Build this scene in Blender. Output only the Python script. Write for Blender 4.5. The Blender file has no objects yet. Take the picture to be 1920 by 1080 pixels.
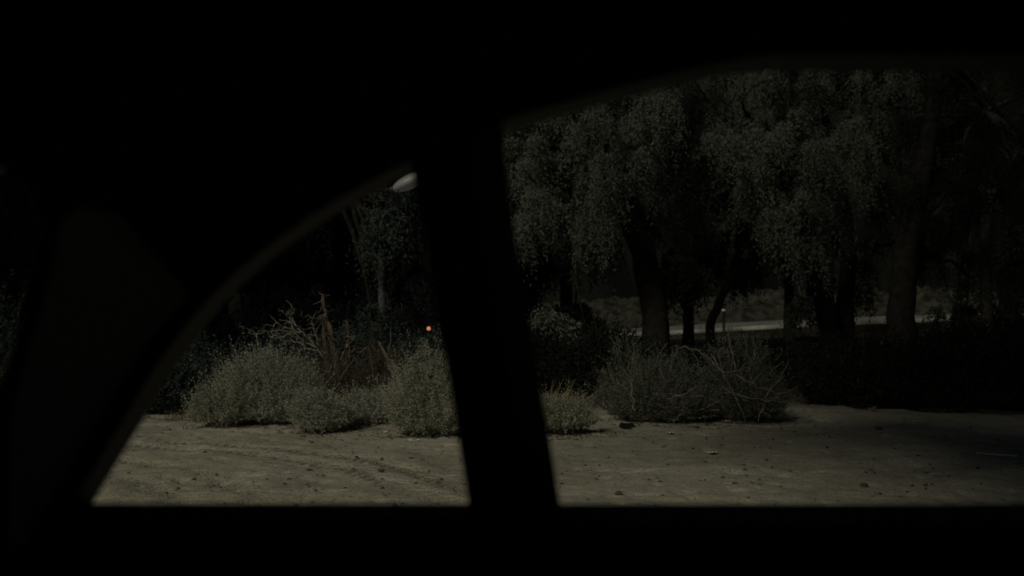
import bpy, bmesh, math, random
import numpy as np
from mathutils import Vector, Matrix

random.seed(7)
RNG = np.random.default_rng(7)
SC = bpy.context.scene
COL = SC.collection

# ------------------------------------------------------------------ camera
EYE = 1.15
FPX = 2059.0                                   # focal length in photo pixels
PITCH = math.atan(45 / FPX)                    # horizon a little under the middle
cam_d = bpy.data.cameras.new('camera')
cam = bpy.data.objects.new('camera', cam_d)
COL.objects.link(cam)
cam.location = (0, 0, EYE)
cam.rotation_euler = (math.pi / 2 + PITCH, 0, 0)
cam_d.sensor_width = 36
cam_d.lens = 36 * FPX / 1920
cam_d.clip_start = 0.02
cam_d.clip_end = 2000
cam_d.dof.use_dof = True
cam_d.dof.focus_distance = 6.2
cam_d.dof.aperture_fstop = 3.0
SC.camera = cam

# ------------------------------------------------------------------ sky, moonlight, exposure
SUN_TO = Vector((-0.50, -0.75, 0.0)).normalized()      # towards the light, behind the camera on the left
SUN_EL = math.radians(38)
world = bpy.data.worlds.new('World')
SC.world = world
world.use_nodes = True
wn = world.node_tree.nodes
wl = world.node_tree.links
sky = wn.new('ShaderNodeTexSky')
sky.sky_type = 'NISHITA'
sky.sun_disc = False
sky.sun_elevation = SUN_EL
sky.sun_rotation = math.atan2(SUN_TO.x, SUN_TO.y)
wl.new(sky.outputs[0], wn['Background'].inputs[0])
wn['Background'].inputs[1].default_value = 0.0034
sun_d = bpy.data.lights.new('moonlight', 'SUN')
sun_d.energy = 1.16
sun_d.angle = math.radians(10)
sun_d.color = (0.98, 0.97, 0.81)
sun = bpy.data.objects.new('moonlight', sun_d)
COL.objects.link(sun)
TO = Vector((SUN_TO.x * math.cos(SUN_EL), SUN_TO.y * math.cos(SUN_EL), math.sin(SUN_EL)))
sun.rotation_euler = TO.to_track_quat('Z', 'Y').to_euler()
sun.location = (-8, -8, 14)
SC.view_settings.view_transform = 'Standard'
SC.view_settings.look = 'None'
SC.view_settings.exposure = 0
SC.view_settings.gamma = 1
SC.view_settings.use_curve_mapping = False
SC.cycles.use_denoising = True
SC.cycles.max_bounces = 6
SC.cycles.transparent_max_bounces = 8


# ------------------------------------------------------------------ helpers
def at(px, py, Y):
    """world point at depth Y that the photo shows at (px, py)"""
    u, v = (px - 960) / FPX, (540 - py) / FPX
    d = Vector((u, math.cos(PITCH) - math.sin(PITCH) * v, math.sin(PITCH) + math.cos(PITCH) * v))
    return Vector((0, 0, EYE)) + d * (Y / d.y)


def depth_of(py):
    return at(960, py, 1.0).y * EYE / (EYE - at(960, py, 1.0).z)


def tag(o, label=None, cat=None, group=None, kind=None):
    if label: o['label'] = label
    if cat: o['category'] = cat
    if group: o['group'] = group
    if kind: o['kind'] = kind
    return o


def empty(name, loc=(0, 0, 0), rz=0):
    o = bpy.data.objects.new(name, None)
    o.empty_display_size = 0.2
    o.location = loc
    o.rotation_euler = (0, 0, rz)
    COL.objects.link(o)
    return o


def link(name, me, mat, parent=None, smooth=False):
    if mat is not None and not me.materials:
        me.materials.append(mat)
    if smooth:
        me.polygons.foreach_set('use_smooth', np.ones(len(me.polygons), dtype=bool))
    o = bpy.data.objects.new(name, me)
    COL.objects.link(o)
    if parent: o.parent = parent
    return o


def np_mesh(name, V, F):
    """mesh from (n,3) verts and (m,k) faces"""
    V = np.asarray(V, dtype=np.float32); F = np.asarray(F, dtype=np.int32)
    me = bpy.data.meshes.new(name)
    me.vertices.add(len(V)); me.vertices.foreach_set('co', V.ravel())
    k = F.shape[1]
    me.loops.add(F.size); me.loops.foreach_set('vertex_index', F.ravel())
    me.polygons.add(len(F))
    me.polygons.foreach_set('loop_start', np.arange(0, F.size, k, dtype=np.int32))
    me.polygons.foreach_set('loop_total', np.full(len(F), k, dtype=np.int32))
    me.update(calc_edges=True)
    return me


def bm_mesh(name, bm):
    me = bpy.data.meshes.new(name)
    bm.normal_update()
    bm.to_mesh(me); bm.free()
    return me


def value_noise(x, y, seed):
    r = np.random.default_rng(seed)
    T = r.random((256, 256)).astype(np.float32)
    xi = np.floor(x).astype(int); yi = np.floor(y).astype(int)
    fx = x - xi; fy = y - yi
    fx = fx * fx * (3 - 2 * fx); fy = fy * fy * (3 - 2 * fy)
    a = T[xi % 256, yi % 256]; b = T[(xi + 1) % 256, yi % 256]
    c = T[xi % 256, (yi + 1) % 256]; d = T[(xi + 1) % 256, (yi + 1) % 256]
    return (a * (1 - fx) + b * fx) * (1 - fy) + (c * (1 - fx) + d * fx) * fy - 0.5


# ---- tubes (trunks, limbs, twigs, poles)
class Tubes:
    def __init__(self): self.V = []; self.F = []; self.n = 0
    def add(self, path, radii, seg=6):
        path = np.asarray(path, float); n = len(path)
        if np.isscalar(radii): radii = [radii] * n
        T = np.gradient(path, axis=0)
        T /= np.linalg.norm(T, axis=1)[:, None] + 1e-9
        up = np.array([0, 0, 1.0]) if abs(T[0][2]) < 0.9 else np.array([1.0, 0, 0])
        base = self.n
        ang = np.linspace(0, 2 * math.pi, seg, endpoint=False)
        for i in range(n):
            a = np.cross(T[i], up); a /= np.linalg.norm(a) + 1e-9
            b = np.cross(T[i], a)
            ring = path[i] + radii[i] * (np.cos(ang)[:, None] * a + np.sin(ang)[:, None] * b)
            self.V.extend(ring.tolist())
        for i in range(n - 1):
            for j in range(seg):
                k = (j + 1) % seg
                self.F.append((base + i * seg + j, base + i * seg + k, base + (i + 1) * seg + k, base + (i + 1) * seg + j))
        self.n += n * seg
    def mesh(self, name): return np_mesh(name, self.V, self.F)


def wander(p0, p1, n, amp, rnd, sag=0.0):
    p0 = np.array(p0, float); p1 = np.array(p1, float)
    t = np.linspace(0, 1, n)[:, None]
    P = p0 + (p1 - p0) * t
    off = np.array([[rnd.uniform(-1, 1) for _ in range(3)] for _ in range(n)]) * amp
    off[0] = 0; off[-1] = 0
    P += off
    P[:, 2] += sag * 4 * (t * (1 - t)).ravel()
    return P


def leaf_mesh(name, P, D, L, W, rng, tri=False):
    """one diamond per leaf; P base, D unit direction"""
    n = len(P)
    R = rng.normal(size=(n, 3))
    S = np.cross(D, R); S /= np.linalg.norm(S, axis=1)[:, None] + 1e-9
    L = np.broadcast_to(L, n)[:, None]; W = np.broadcast_to(W, n)[:, None]
    N = np.cross(S, D)
    mid = P + D * L * 0.45 + N * L * 0.08
    if tri:                                              # far or shaded leaves: one triangle each
        V = np.stack([P + S * W * 0.62, P + D * L, P - S * W * 0.62], axis=1).reshape(-1, 3)
        return np_mesh(name, V, np.arange(3 * n).reshape(n, 3))
    V = np.stack([P, mid + S * W * 0.5, P + D * L, mid - S * W * 0.5], axis=1).reshape(-1, 3)
    F = np.arange(4 * n).reshape(n, 4)
    return np_mesh(name, V, F)


def unit(a): return a / (np.linalg.norm(a, axis=-1, keepdims=True) + 1e-9)


def smooth_line(pts, n=6):
    """Catmull-Rom through the points"""
    P = [np.array(p, float) for p in pts]; P = [2 * P[0] - P[1]] + P + [2 * P[-1] - P[-2]]
    out = []
    for i in range(1, len(P) - 2):
        for k in range(n):
            t = k / n
            out.append(0.5 * ((2 * P[i]) + (P[i + 1] - P[i - 1]) * t + (2 * P[i - 1] - 5 * P[i] + 4 * P[i + 1] - P[i + 2]) * t * t + (3 * P[i] - P[i - 1] - 3 * P[i + 1] + P[i + 2]) * t ** 3))
    out.append(P[-2])
    return [tuple(p) for p in out]


# ------------------------------------------------------------------ materials
def mat(name, col, rough=0.9, spec=0.2, vary=None, scale=6.0, bump=0.0, bump_scale=30.0, metal=0.0):
    m = bpy.data.materials.new(name); m.use_nodes = True
    nt = m.node_tree; b = nt.nodes['Principled BSDF']
    b.inputs['Base Color'].default_value = (*col, 1)
    b.inputs['Roughness'].default_value = rough
    b.inputs['Specular IOR Level'].default_value = spec
    b.inputs['Metallic'].default_value = metal
    tc = nt.nodes.new('ShaderNodeTexCoord')
    if vary:
        n = nt.nodes.new('ShaderNodeTexNoise'); n.inputs['Scale'].default_value = scale
        n.inputs['Detail'].default_value = 6
        nt.links.new(tc.outputs['Object'], n.inputs['Vector'])
        r = nt.nodes.new('ShaderNodeValToRGB')
        r.color_ramp.elements[0].position = 0.35; r.color_ramp.elements[1].position = 0.65
        r.color_ramp.elements[0].color = (*col, 1); r.color_ramp.elements[1].color = (*vary, 1)
        nt.links.new(n.outputs['Fac'], r.inputs['Fac'])
        nt.links.new(r.outputs['Color'], b.inputs['Base Color'])
    if bump:
        n2 = nt.nodes.new('ShaderNodeTexNoise'); n2.inputs['Scale'].default_value = bump_scale
        n2.inputs['Detail'].default_value = 5
        nt.links.new(tc.outputs['Object'], n2.inputs['Vector'])
        bp = nt.nodes.new('ShaderNodeBump'); bp.inputs['Strength'].default_value = bump
        bp.inputs['Distance'].default_value = 0.02
        nt.links.new(n2.outputs['Fac'], bp.inputs['Height'])
        nt.links.new(bp.outputs['Normal'], b.inputs['Normal'])
    return m


def leaf_mat(name, c0, c1, trans=0.25, clump=1.2):
    """leaves: colour differs leaf by leaf and in broad clumps; a little light passes through"""
    m = bpy.data.materials.new(name); m.use_nodes = True
    nt = m.node_tree; nt.nodes.clear()
    out = nt.nodes.new('ShaderNodeOutputMaterial')
    g = nt.nodes.new('ShaderNodeNewGeometry')
    tc = nt.nodes.new('ShaderNodeTexCoord')
    no = nt.nodes.new('ShaderNodeTexNoise'); no.inputs['Scale'].default_value = clump
    nt.links.new(tc.outputs['Object'], no.inputs['Vector'])
    add = nt.nodes.new('ShaderNodeMath'); add.operation = 'MULTIPLY_ADD'
    nt.links.new(g.outputs['Random Per Island'], add.inputs[0]); add.inputs[1].default_value = 0.6
    sub = nt.nodes.new('ShaderNodeMath'); sub.operation = 'MULTIPLY_ADD'
    nt.links.new(no.outputs['Fac'], sub.inputs[0]); sub.inputs[1].default_value = 1.6; sub.inputs[2].default_value = -0.6
    nt.links.new(sub.outputs[0], add.inputs[2])
    r = nt.nodes.new('ShaderNodeValToRGB')
    r.color_ramp.elements[0].color = (*c0, 1); r.color_ramp.elements[1].color = (*c1, 1)
    nt.links.new(add.outputs[0], r.inputs['Fac'])
    d = nt.nodes.new('ShaderNodeBsdfDiffuse'); t = nt.nodes.new('ShaderNodeBsdfTranslucent')
    nt.links.new(r.outputs['Color'], d.inputs['Color']); nt.links.new(r.outputs['Color'], t.inputs['Color'])
    mx = nt.nodes.new('ShaderNodeMixShader'); mx.inputs[0].default_value = trans
    nt.links.new(d.outputs[0], mx.inputs[1]); nt.links.new(t.outputs[0], mx.inputs[2])
    nt.links.new(mx.outputs[0], out.inputs['Surface'])
    return m


def glow_mat(name, col, strength):
    m = bpy.data.materials.new(name); m.use_nodes = True
    b = m.node_tree.nodes['Principled BSDF']
    b.inputs['Base Color'].default_value = (*col, 1)
    b.inputs['Emission Color'].default_value = (*col, 1)
    b.inputs['Emission Strength'].default_value = strength
    return m


def glass_mat(name, tint=0.85):
    m = bpy.data.materials.new(name); m.use_nodes = True
    nt = m.node_tree; nt.nodes.clear()
    out = nt.nodes.new('ShaderNodeOutputMaterial')
    t = nt.nodes.new('ShaderNodeBsdfTransparent'); t.inputs['Color'].default_value = (tint * 0.92, tint, tint * 0.95, 1)
    g = nt.nodes.new('ShaderNodeBsdfGlossy'); g.inputs['Roughness'].default_value = 0.03
    f = nt.nodes.new('ShaderNodeFresnel'); f.inputs['IOR'].default_value = 1.45
    mx = nt.nodes.new('ShaderNodeMixShader')
    nt.links.new(f.outputs[0], mx.inputs[0]); nt.links.new(t.outputs[0], mx.inputs[1]); nt.links.new(g.outputs[0], mx.inputs[2])
    nt.links.new(mx.outputs[0], out.inputs['Surface'])
    return m


def sand_mat():
    m = bpy.data.materials.new('sand'); m.use_nodes = True
    nt = m.node_tree; b = nt.nodes['Principled BSDF']; L = nt.links.new
    b.inputs['Roughness'].default_value = 0.95; b.inputs['Specular IOR Level'].default_value = 0.1
    tc = nt.nodes.new('ShaderNodeTexCoord')
    def noise(scale, detail=6, sx=1.0):
        mp = nt.nodes.new('ShaderNodeMapping'); mp.inputs['Scale'].default_value = (sx, 1, 1)
        L(tc.outputs['Object'], mp.inputs['Vector'])
        n = nt.nodes.new('ShaderNodeTexNoise'); n.inputs['Scale'].default_value = scale; n.inputs['Detail'].default_value = detail
        L(mp.outputs[0], n.inputs['Vector']); return n.outputs['Fac']
    def ramp(f, p0, c0, p1, c1):
        r = nt.nodes.new('ShaderNodeValToRGB')
        r.color_ramp.elements[0].position = p0; r.color_ramp.elements[0].color = (*c0, 1)
        r.color_ramp.elements[1].position = p1; r.color_ramp.elements[1].color = (*c1, 1)
        L(f, r.inputs['Fac']); return r.outputs['Color']
    def mix(f, a, c, mode='MIX'):
        x = nt.nodes.new('ShaderNodeMix'); x.data_type = 'RGBA'; x.blend_type = mode
        if isinstance(f, float): x.inputs[0].default_value = f
        else: L(f, x.inputs[0])
        L(a, x.inputs[6]); L(c, x.inputs[7]); return x.outputs[2]
    base = ramp(noise(0.7), 0.3, (0.27, 0.245, 0.185), 0.7, (0.36, 0.335, 0.26))
    grain = ramp(noise(38, 8, 0.85), 0.36, (0.60, 0.59, 0.55), 0.5, (1.05, 1.05, 1.05))
    c = mix(0.6, base, grain, 'MULTIPLY')
    patch = ramp(noise(2.6, 7, 0.8), 0.36, (0.70, 0.69, 0.66), 0.5, (1.03, 1.03, 1.03))
    c = mix(0.45, c, patch, 'MULTIPLY')
    # leaf litter and dark soil beyond the open sand, its edge uneven
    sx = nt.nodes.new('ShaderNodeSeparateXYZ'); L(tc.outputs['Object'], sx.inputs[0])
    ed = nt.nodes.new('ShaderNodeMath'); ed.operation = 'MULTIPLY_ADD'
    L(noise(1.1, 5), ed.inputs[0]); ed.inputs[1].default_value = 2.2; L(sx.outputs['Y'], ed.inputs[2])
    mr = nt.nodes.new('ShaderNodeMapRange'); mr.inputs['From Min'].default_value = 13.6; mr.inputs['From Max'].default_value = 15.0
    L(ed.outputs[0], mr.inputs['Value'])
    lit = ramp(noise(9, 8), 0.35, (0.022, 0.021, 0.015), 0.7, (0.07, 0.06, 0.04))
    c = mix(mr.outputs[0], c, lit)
    L(c, b.inputs['Base Color'])
    bp = nt.nodes.new('ShaderNodeBump'); bp.inputs['Strength'].default_value = 0.8; bp.inputs['Distance'].default_value = 0.014
    L(noise(55, 6, 0.9), bp.inputs['Height']); L(bp.outputs[0], b.inputs['Normal'])
    return m


M_SAND = sand_mat()
M_VINYL = mat('black_vinyl', (0.008, 0.008, 0.0077), 0.6, 0.25, bump=0.15, bump_scale=220)
M_CARPET = mat('grey_carpet', (0.2, 0.2, 0.19), 0.95, 0.05)
M_TRIM = mat('grey_pillar_trim', (0.34, 0.34, 0.32), 0.9, 0.1, bump=0.1, bump_scale=300)
M_CLOTH = mat('dark_headliner', (0.012, 0.012, 0.011), 0.95, 0.05)
M_PAINT = mat('dark_car_paint', (0.012, 0.013, 0.014), 0.35, 0.4)
M_RUBBER = mat('rubber', (0.012, 0.012, 0.012), 0.8, 0.2)
M_STEEL = mat('dull_steel', (0.25, 0.25, 0.25), 0.4, 0.5, metal=0.8)
M_GLASS = glass_mat('car_glass')
M_TINT = glass_mat('tinted_glass', 0.85)
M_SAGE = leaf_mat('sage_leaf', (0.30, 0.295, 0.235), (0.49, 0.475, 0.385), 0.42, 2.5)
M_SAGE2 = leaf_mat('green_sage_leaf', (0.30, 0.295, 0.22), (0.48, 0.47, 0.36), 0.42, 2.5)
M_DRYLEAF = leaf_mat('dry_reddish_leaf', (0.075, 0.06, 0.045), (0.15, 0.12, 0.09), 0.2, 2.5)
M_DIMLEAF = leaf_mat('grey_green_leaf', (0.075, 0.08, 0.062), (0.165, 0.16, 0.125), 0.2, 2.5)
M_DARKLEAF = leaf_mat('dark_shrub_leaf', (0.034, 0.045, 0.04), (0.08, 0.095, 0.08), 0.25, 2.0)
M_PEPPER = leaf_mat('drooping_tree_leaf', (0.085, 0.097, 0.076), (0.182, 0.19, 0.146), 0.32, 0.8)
M_NIGHT = leaf_mat('shade_dark_leaf', (0.012, 0.015, 0.012), (0.032, 0.035, 0.025), 0.2, 0.6)  # darkened leaf copy: shade put into the colour
M_GRASS = leaf_mat('dry_grass_blade', (0.19, 0.16, 0.085), (0.34, 0.29, 0.165), 0.2, 3)
M_RUST = leaf_mat('rusty_dead_leaf', (0.32, 0.17, 0.05), (0.45, 0.28, 0.1), 0.2, 3)
M_TWIG = mat('pale_twig', (0.15, 0.135, 0.10), 0.9, 0.1, (0.27, 0.245, 0.19), 12)
M_BROWN = mat('brown_stalk', (0.06, 0.048, 0.034), 0.9, 0.1, (0.12, 0.092, 0.065), 16, 0.8, 30)
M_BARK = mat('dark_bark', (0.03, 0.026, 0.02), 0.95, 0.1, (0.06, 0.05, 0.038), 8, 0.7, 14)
M_NIGHTBARK = mat('shade_dark_bark', (0.012, 0.011, 0.009), 0.95, 0.1, (0.025, 0.022, 0.018), 8, 0.7, 14)  # darker copy of the bark, with the trunks' shade in its colour
M_PALEBARK = mat('pale_bark', (0.28, 0.27, 0.24), 0.9, 0.1, (0.4, 0.39, 0.35), 6)
M_STONE = mat('dark_stone', (0.05, 0.047, 0.04), 0.9, 0.2, (0.13, 0.12, 0.10), 14, 0.6, 40)
M_PALESTONE = mat('pale_stone', (0.3, 0.28, 0.23), 0.9, 0.2, (0.42, 0.4, 0.34), 14, 0.6, 40)
M_BLACKLUMP = mat('black_plastic', (0.012, 0.012, 0.012), 0.6, 0.3)
M_PAPER = mat('white_paper', (0.6, 0.6, 0.56), 0.8, 0.2)
M_ROAD = mat('pale_asphalt', (0.13, 0.125, 0.115), 0.9, 0.2, (0.19, 0.18, 0.165), 0.6)
M_KERB = mat('concrete', (0.13, 0.125, 0.105), 0.9, 0.2, (0.42, 0.40, 0.34), 0.5)
M_BANK = mat('dry_grass_bank', (0.014, 0.013, 0.010), 0.95, 0.1, (0.055, 0.052, 0.038), 2.2)
M_LITTER = mat('dark_leaf_litter', (0.014, 0.013, 0.010), 0.95, 0.0, (0.035, 0.03, 0.022), 1.5)
M_HILL = mat('night_hillside', (0.006, 0.007, 0.0055), 1.0, 0.0, (0.014, 0.015, 0.011), 0.12)
M_POLE = mat('galvanised_pole', (0.055, 0.06, 0.057), 0.8, 0.2, (0.11, 0.115, 0.108), 4)
M_LAMP = glow_mat('lamp_diffuser', (0.2, 0.195, 0.175), 0.10)
M_AMBER = glow_mat('amber_lens', (1.0, 0.36, 0.16), 0.42)

# ------------------------------------------------------------------ ground
def axis(lo, hi, step, far_lo, far_hi, n):
    core = np.arange(lo, hi + 1e-6, step)
    g = np.linspace(0, 1, n + 1)[1:] ** 2.6
    return np.concatenate([(lo + (far_lo - lo) * g)[::-1], core, hi + (far_hi - hi) * g])


gx = axis(-4.2, 5.6, 0.022, -260, 260, 46)
gy = axis(5.6, 13.8, 0.026, -120, 330, 46)
GX, GY = np.meshgrid(gx, gy)


def ground_h(X, Y):
    h = 0.10 * value_noise(X * 0.5, Y * 0.5, 1) + 0.035 * value_noise(X * 2, Y * 2.6, 2)
    near = np.clip(1 - (np.hypot(X, Y - 9) - 9) / 4, 0, 1)
    h = h + near * (0.024 * value_noise(X * 3.3, Y * 4, 3) + 0.014 * value_noise(X * 8, Y * 9, 4)
                    + 0.010 * value_noise(X * 19, Y * 21, 5))
    # scattered footprints and small clods
    c = value_noise(X * 6.3, Y * 8.1, 6)
    h = h - near * 0.16 * np.clip(c - 0.27, 0, 1)
    # curved tyre tracks crossing the left of the sand
    for (cx, cy, r) in ((-5.6, 4.6, 4.15), (-5.6, 4.6, 4.6), (-5.6, 4.6, 5.55), (-5.6, 4.6, 5.95)):
        d = np.hypot(X - cx, Y - cy) - r
        a = np.arctan2(Y - cy, X - cx)
        band = np.exp(-(d / 0.13) ** 4)
        tread = np.sin(a * r * 62 + np.sign(d) * d * 38)
        fade = np.clip(0.75 + 1.2 * value_noise(X * 0.9 + 40, Y * 0.9, 8), 0, 1)
        h = h + near * band * fade * (-0.022 + 0.024 * tread)
    return h


GZ = ground_h(GX, GY)
nx, ny = len(gx), len(gy)
idx = np.arange(nx * ny).reshape(ny, nx)
Fg = np.stack([idx[:-1, :-1], idx[:-1, 1:], idx[1:, 1:], idx[1:, :-1]], -1).reshape(-1, 4)
ground = link('ground', np_mesh('ground', np.stack([GX, GY, GZ], -1).reshape(-1, 3), Fg), M_SAND, smooth=True)
tag(ground, kind='structure')


def gz(x, y):
    return float(ground_h(np.array([x], float), np.array([y], float))[0])


def ground_pt(px, py):
    Y = depth_of(py)
    p = at(px, py, Y)
    return Vector((p.x, Y, gz(p.x, Y)))


# far road, its concrete edge and the bank behind it (they run away to the right)
R0 = np.array([7.3, 54.0]); RD = unit(np.array([1.0, 0.09])); RN = np.array([-RD[1], RD[0]])


def rise(s):
    """the road climbs to the right"""
    return 0.056 * 18 * np.tanh(np.asarray(s, float) / 18)


def strip(name, s0, s1, prof, n, m, bumpy=0.0, seed=3):
    """ribbon along the road; prof: (offset, height) across it"""
    s = np.linspace(s0, s1, n); o = np.linspace(0, len(prof) - 1, m)
    off = np.interp(o, range(len(prof)), [p[0] for p in prof]); zz = np.interp(o, range(len(prof)), [p[1] for p in prof])
    S, O = np.meshgrid(s, off); Z = np.meshgrid(s, zz)[1] + rise(S)
    if bumpy: Z = Z + bumpy * (value_noise(S * 0.9, O * 0.9, seed) + 0.6 * value_noise(S * 2.7, O * 2.7, seed + 1)) * np.clip((O - off[0]) * 0.6, 0, 1)
    P = R0[None, None] + S[..., None] * RD + O[..., None] * RN
    I = np.arange(n * m).reshape(m, n)
    F = np.stack([I[:-1, :-1], I[:-1, 1:], I[1:, 1:], I[1:, :-1]], -1).reshape(-1, 4)
    return np_mesh(name, np.concatenate([P, Z[..., None]], -1).reshape(-1, 3), F)


road = link('road', strip('road', -7, 90, [(0.2, 0.20), (7, 0.24)], 80, 3), M_ROAD); tag(road, kind='structure')
kerb = link('kerb', strip('kerb', -7, 90, [(0.0, -0.1), (0.0, 0.16), (0.02, 0.19), (0.18, 0.20), (0.2, 0.1)], 80, 17), M_KERB); tag(kerb, kind='structure')
verge = link('embankment', strip('embankment', -7, 90, [(-9, -2.4), (-3, -0.45), (-0.4, 0.02), (0.004, 0.02)], 90, 16, 0.0), M_LITTER, smooth=True); tag(verge, kind='structure')
bank = link('bank', strip('bank', -7, 90, [(7.2, 0.1), (9, 1.0), (12, 1.5), (18, 1.7)], 300, 24, 0.9), M_BANK, smooth=True)
tag(bank, kind='structure')

# dark hill added to block the sky glow behind the trees
n, m = 120, 40
hx = np.linspace(-240, 260, n); hy = np.linspace(135, 300, m)
HX, HY = np.meshgrid(hx, hy)
HZ = -1 + np.clip((HY - 135) / 70, 0, 1) ** 0.7 * 62 + 10 * value_noise(HX * 0.02, HY * 0.02, 11) + 4 * value_noise(HX * 0.12, HY * 0.12, 12)
I = np.arange(n * m).reshape(m, n)
hill = link('added_dark_hill', np_mesh('added_dark_hill', np.stack([HX, HY, HZ], -1).reshape(-1, 3),
            np.stack([I[:-1, :-1], I[:-1, 1:], I[1:, 1:], I[1:, :-1]], -1).reshape(-1, 4)), M_HILL, smooth=True)
tag(hill, kind='structure')


# ------------------------------------------------------------------ trees
def drooping_tree(name, label, base, clusters, trunks, seed, leafmat, per=150, leaf=(0.05, 0.085, 0.012, 0.019),
                  strand=(0.35, 1.1), group='drooping trees behind the sand clearing', leaves_per=20, barkmat=None):
    """base: ground point; clusters: (x,y,z,r,rz) in world; trunks: list of paths [(x,y,z,r),...] in world"""
    rnd = random.Random(seed); rng = np.random.default_rng(seed)
    base = np.array(base, float)
    root = empty(name, base)
    tag(root, label, 'tree', group)
    tb = Tubes()
    for path in trunks:
        path = np.array(path, float)
        P = path[:, :3] - base; R = path[:, 3]
        # finer, slightly crooked
        t = np.linspace(0, len(P) - 1, len(P) * 4)
        PP = np.stack([np.interp(t, range(len(P)), P[:, k]) for k in range(3)], 1)
        RR = np.interp(t, range(len(P)), R)
        PP[1:-1, :2] += rng.normal(size=(len(PP) - 2, 2)) * 0.018
        RR = RR * (1 + 0.02 * rng.normal(size=len(RR)))
        RR[0] *= 1.15
        tb.add(PP, RR, 10)
    tops = [np.array(p[-1][:3]) - base for p in trunks] + [np.array(p[len(p) // 2][:3]) - base for p in trunks]
    Ps, Ds = [], []
    for (cx, cy, cz, r, rz) in clusters:
        c = np.array([cx, cy, cz]) - base
        near = min(tops, key=lambda q: np.linalg.norm(q - c))
        tb.add(wander(near, c, 6, 0.12, rnd, 0.15), np.linspace(0.09, 0.02, 6), 6)
        for _ in range(4):
            e = c + rng.normal(size=3) * np.array([r, r, rz]) * 0.55
            tb.add(wander(c, e, 4, 0.06, rnd, 0.08), np.linspace(0.025, 0.008, 4), 4)
        k = int(per * (r / 1.0) ** 1.6)
        ns = 5                                           # hanging clumps in this bough
        su = unit(rng.normal(size=(ns, 3))) * (rng.random(ns) ** 0.4)[:, None] * np.array([r, r, rz]) * 0.95
        wt = rng.random(ns) ** 2 + 0.08
        who = rng.choice(ns, k, p=wt / wt.sum())
        u = unit(rng.normal(size=(k, 3))); u[:, 2] = np.abs(u[:, 2]) * 0.9 - 0.1
        start = c + su[who] + u * (rng.random(k) ** 0.5)[:, None] * np.array([r, r, rz * 1.2]) * 0.25
        out = unit(u * np.array([1, 1, 0.3]) + rng.normal(size=(k, 3)) * 0.5)
        ln = rng.uniform(strand[0], strand[1], k) * rng.uniform(0.6, 1.25, ns)[who]
        t = np.linspace(0.02, 1, leaves_per)
        for tt in t:
            p = start + out * (ln * 0.27 * (1 - (1 - tt) ** 2))[:, None]
            p[:, 2] -= ln * 0.88 * tt ** 1.35
            p += rng.normal(size=p.shape) * 0.03
            d = rng.normal(size=(k, 3)) * 0.7 + out * 0.25
            d[:, 2] -= 0.75
            Ps.append(p); Ds.append(unit(d))
    P = np.concatenate(Ps); D = np.concatenate(Ds)
    L = rng.uniform(leaf[0], leaf[1], len(P)); W = rng.uniform(leaf[2], leaf[3], len(P))
    link('trunk', tb.mesh('trunk'), barkmat or M_BARK, root, smooth=True)
    link('crown', leaf_mesh('crown', P, D, L, W, rng, leafmat is not M_PEPPER), leafmat, root)
    return root


def cl(px, py, Y, rpx, rz=0.9):
    p = at(px, py, Y); r = rpx / FPX * Y
    return (p.x, p.y, p.z, r, r * rz)


def trunk_px(pts, Y):
    out = []
    for (px, py, w) in pts:
        p = at(px, py, Y); out.append((p.x, p.y, p.z, w / 2 / FPX * Y))
    out[0] = (out[0][0], out[0][1], gz(out[0][0], out[0][1]) - 0.1, out[0][3])
    return out


# the lit tree behind the pillar
Y1 = 20.0
t = trunk_px([(1232, 705, 62), (1228, 600, 50), (1205, 470, 46), (1150, 330, 40), (1120, 120, 26), (1110, -60, 14)], Y1)
T1 = drooping_tree('drooping_tree', 'broad drooping tree whose pale lit crown starts right beside the window pillar',
                   t[0][:3],
                   [cl(1010, 270, 19.3, 60), cl(1080, 240, 18.6, 62), cl(1150, 235, 18.4, 66), cl(1165, 300, 18.3, 60), cl(1095, 325, 18.6, 66),
                    cl(1010, 345, 19.2, 62), cl(960, 300, 19.8, 70), cl(1240, 190, 18.8, 62), cl(1080, 392, 18.9, 46), cl(1135, 372, 18.6, 44),
                    cl(985, 405, 20.0, 44), cl(1180, 120, 19.5, 90), cl(1060, 130, 20, 95), cl(940, 190, 20.5, 95), cl(1130, 0, 20, 120),
                    cl(1010, 20, 20.5, 110), cl(1250, 40, 20, 100), cl(880, 330, 20.6, 90), cl(1190, 370, 20.5, 40), cl(1225, 290, 20, 40)],
                   [t], 11, M_PEPPER, per=360, leaves_per=22, barkmat=M_NIGHTBARK)
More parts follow.
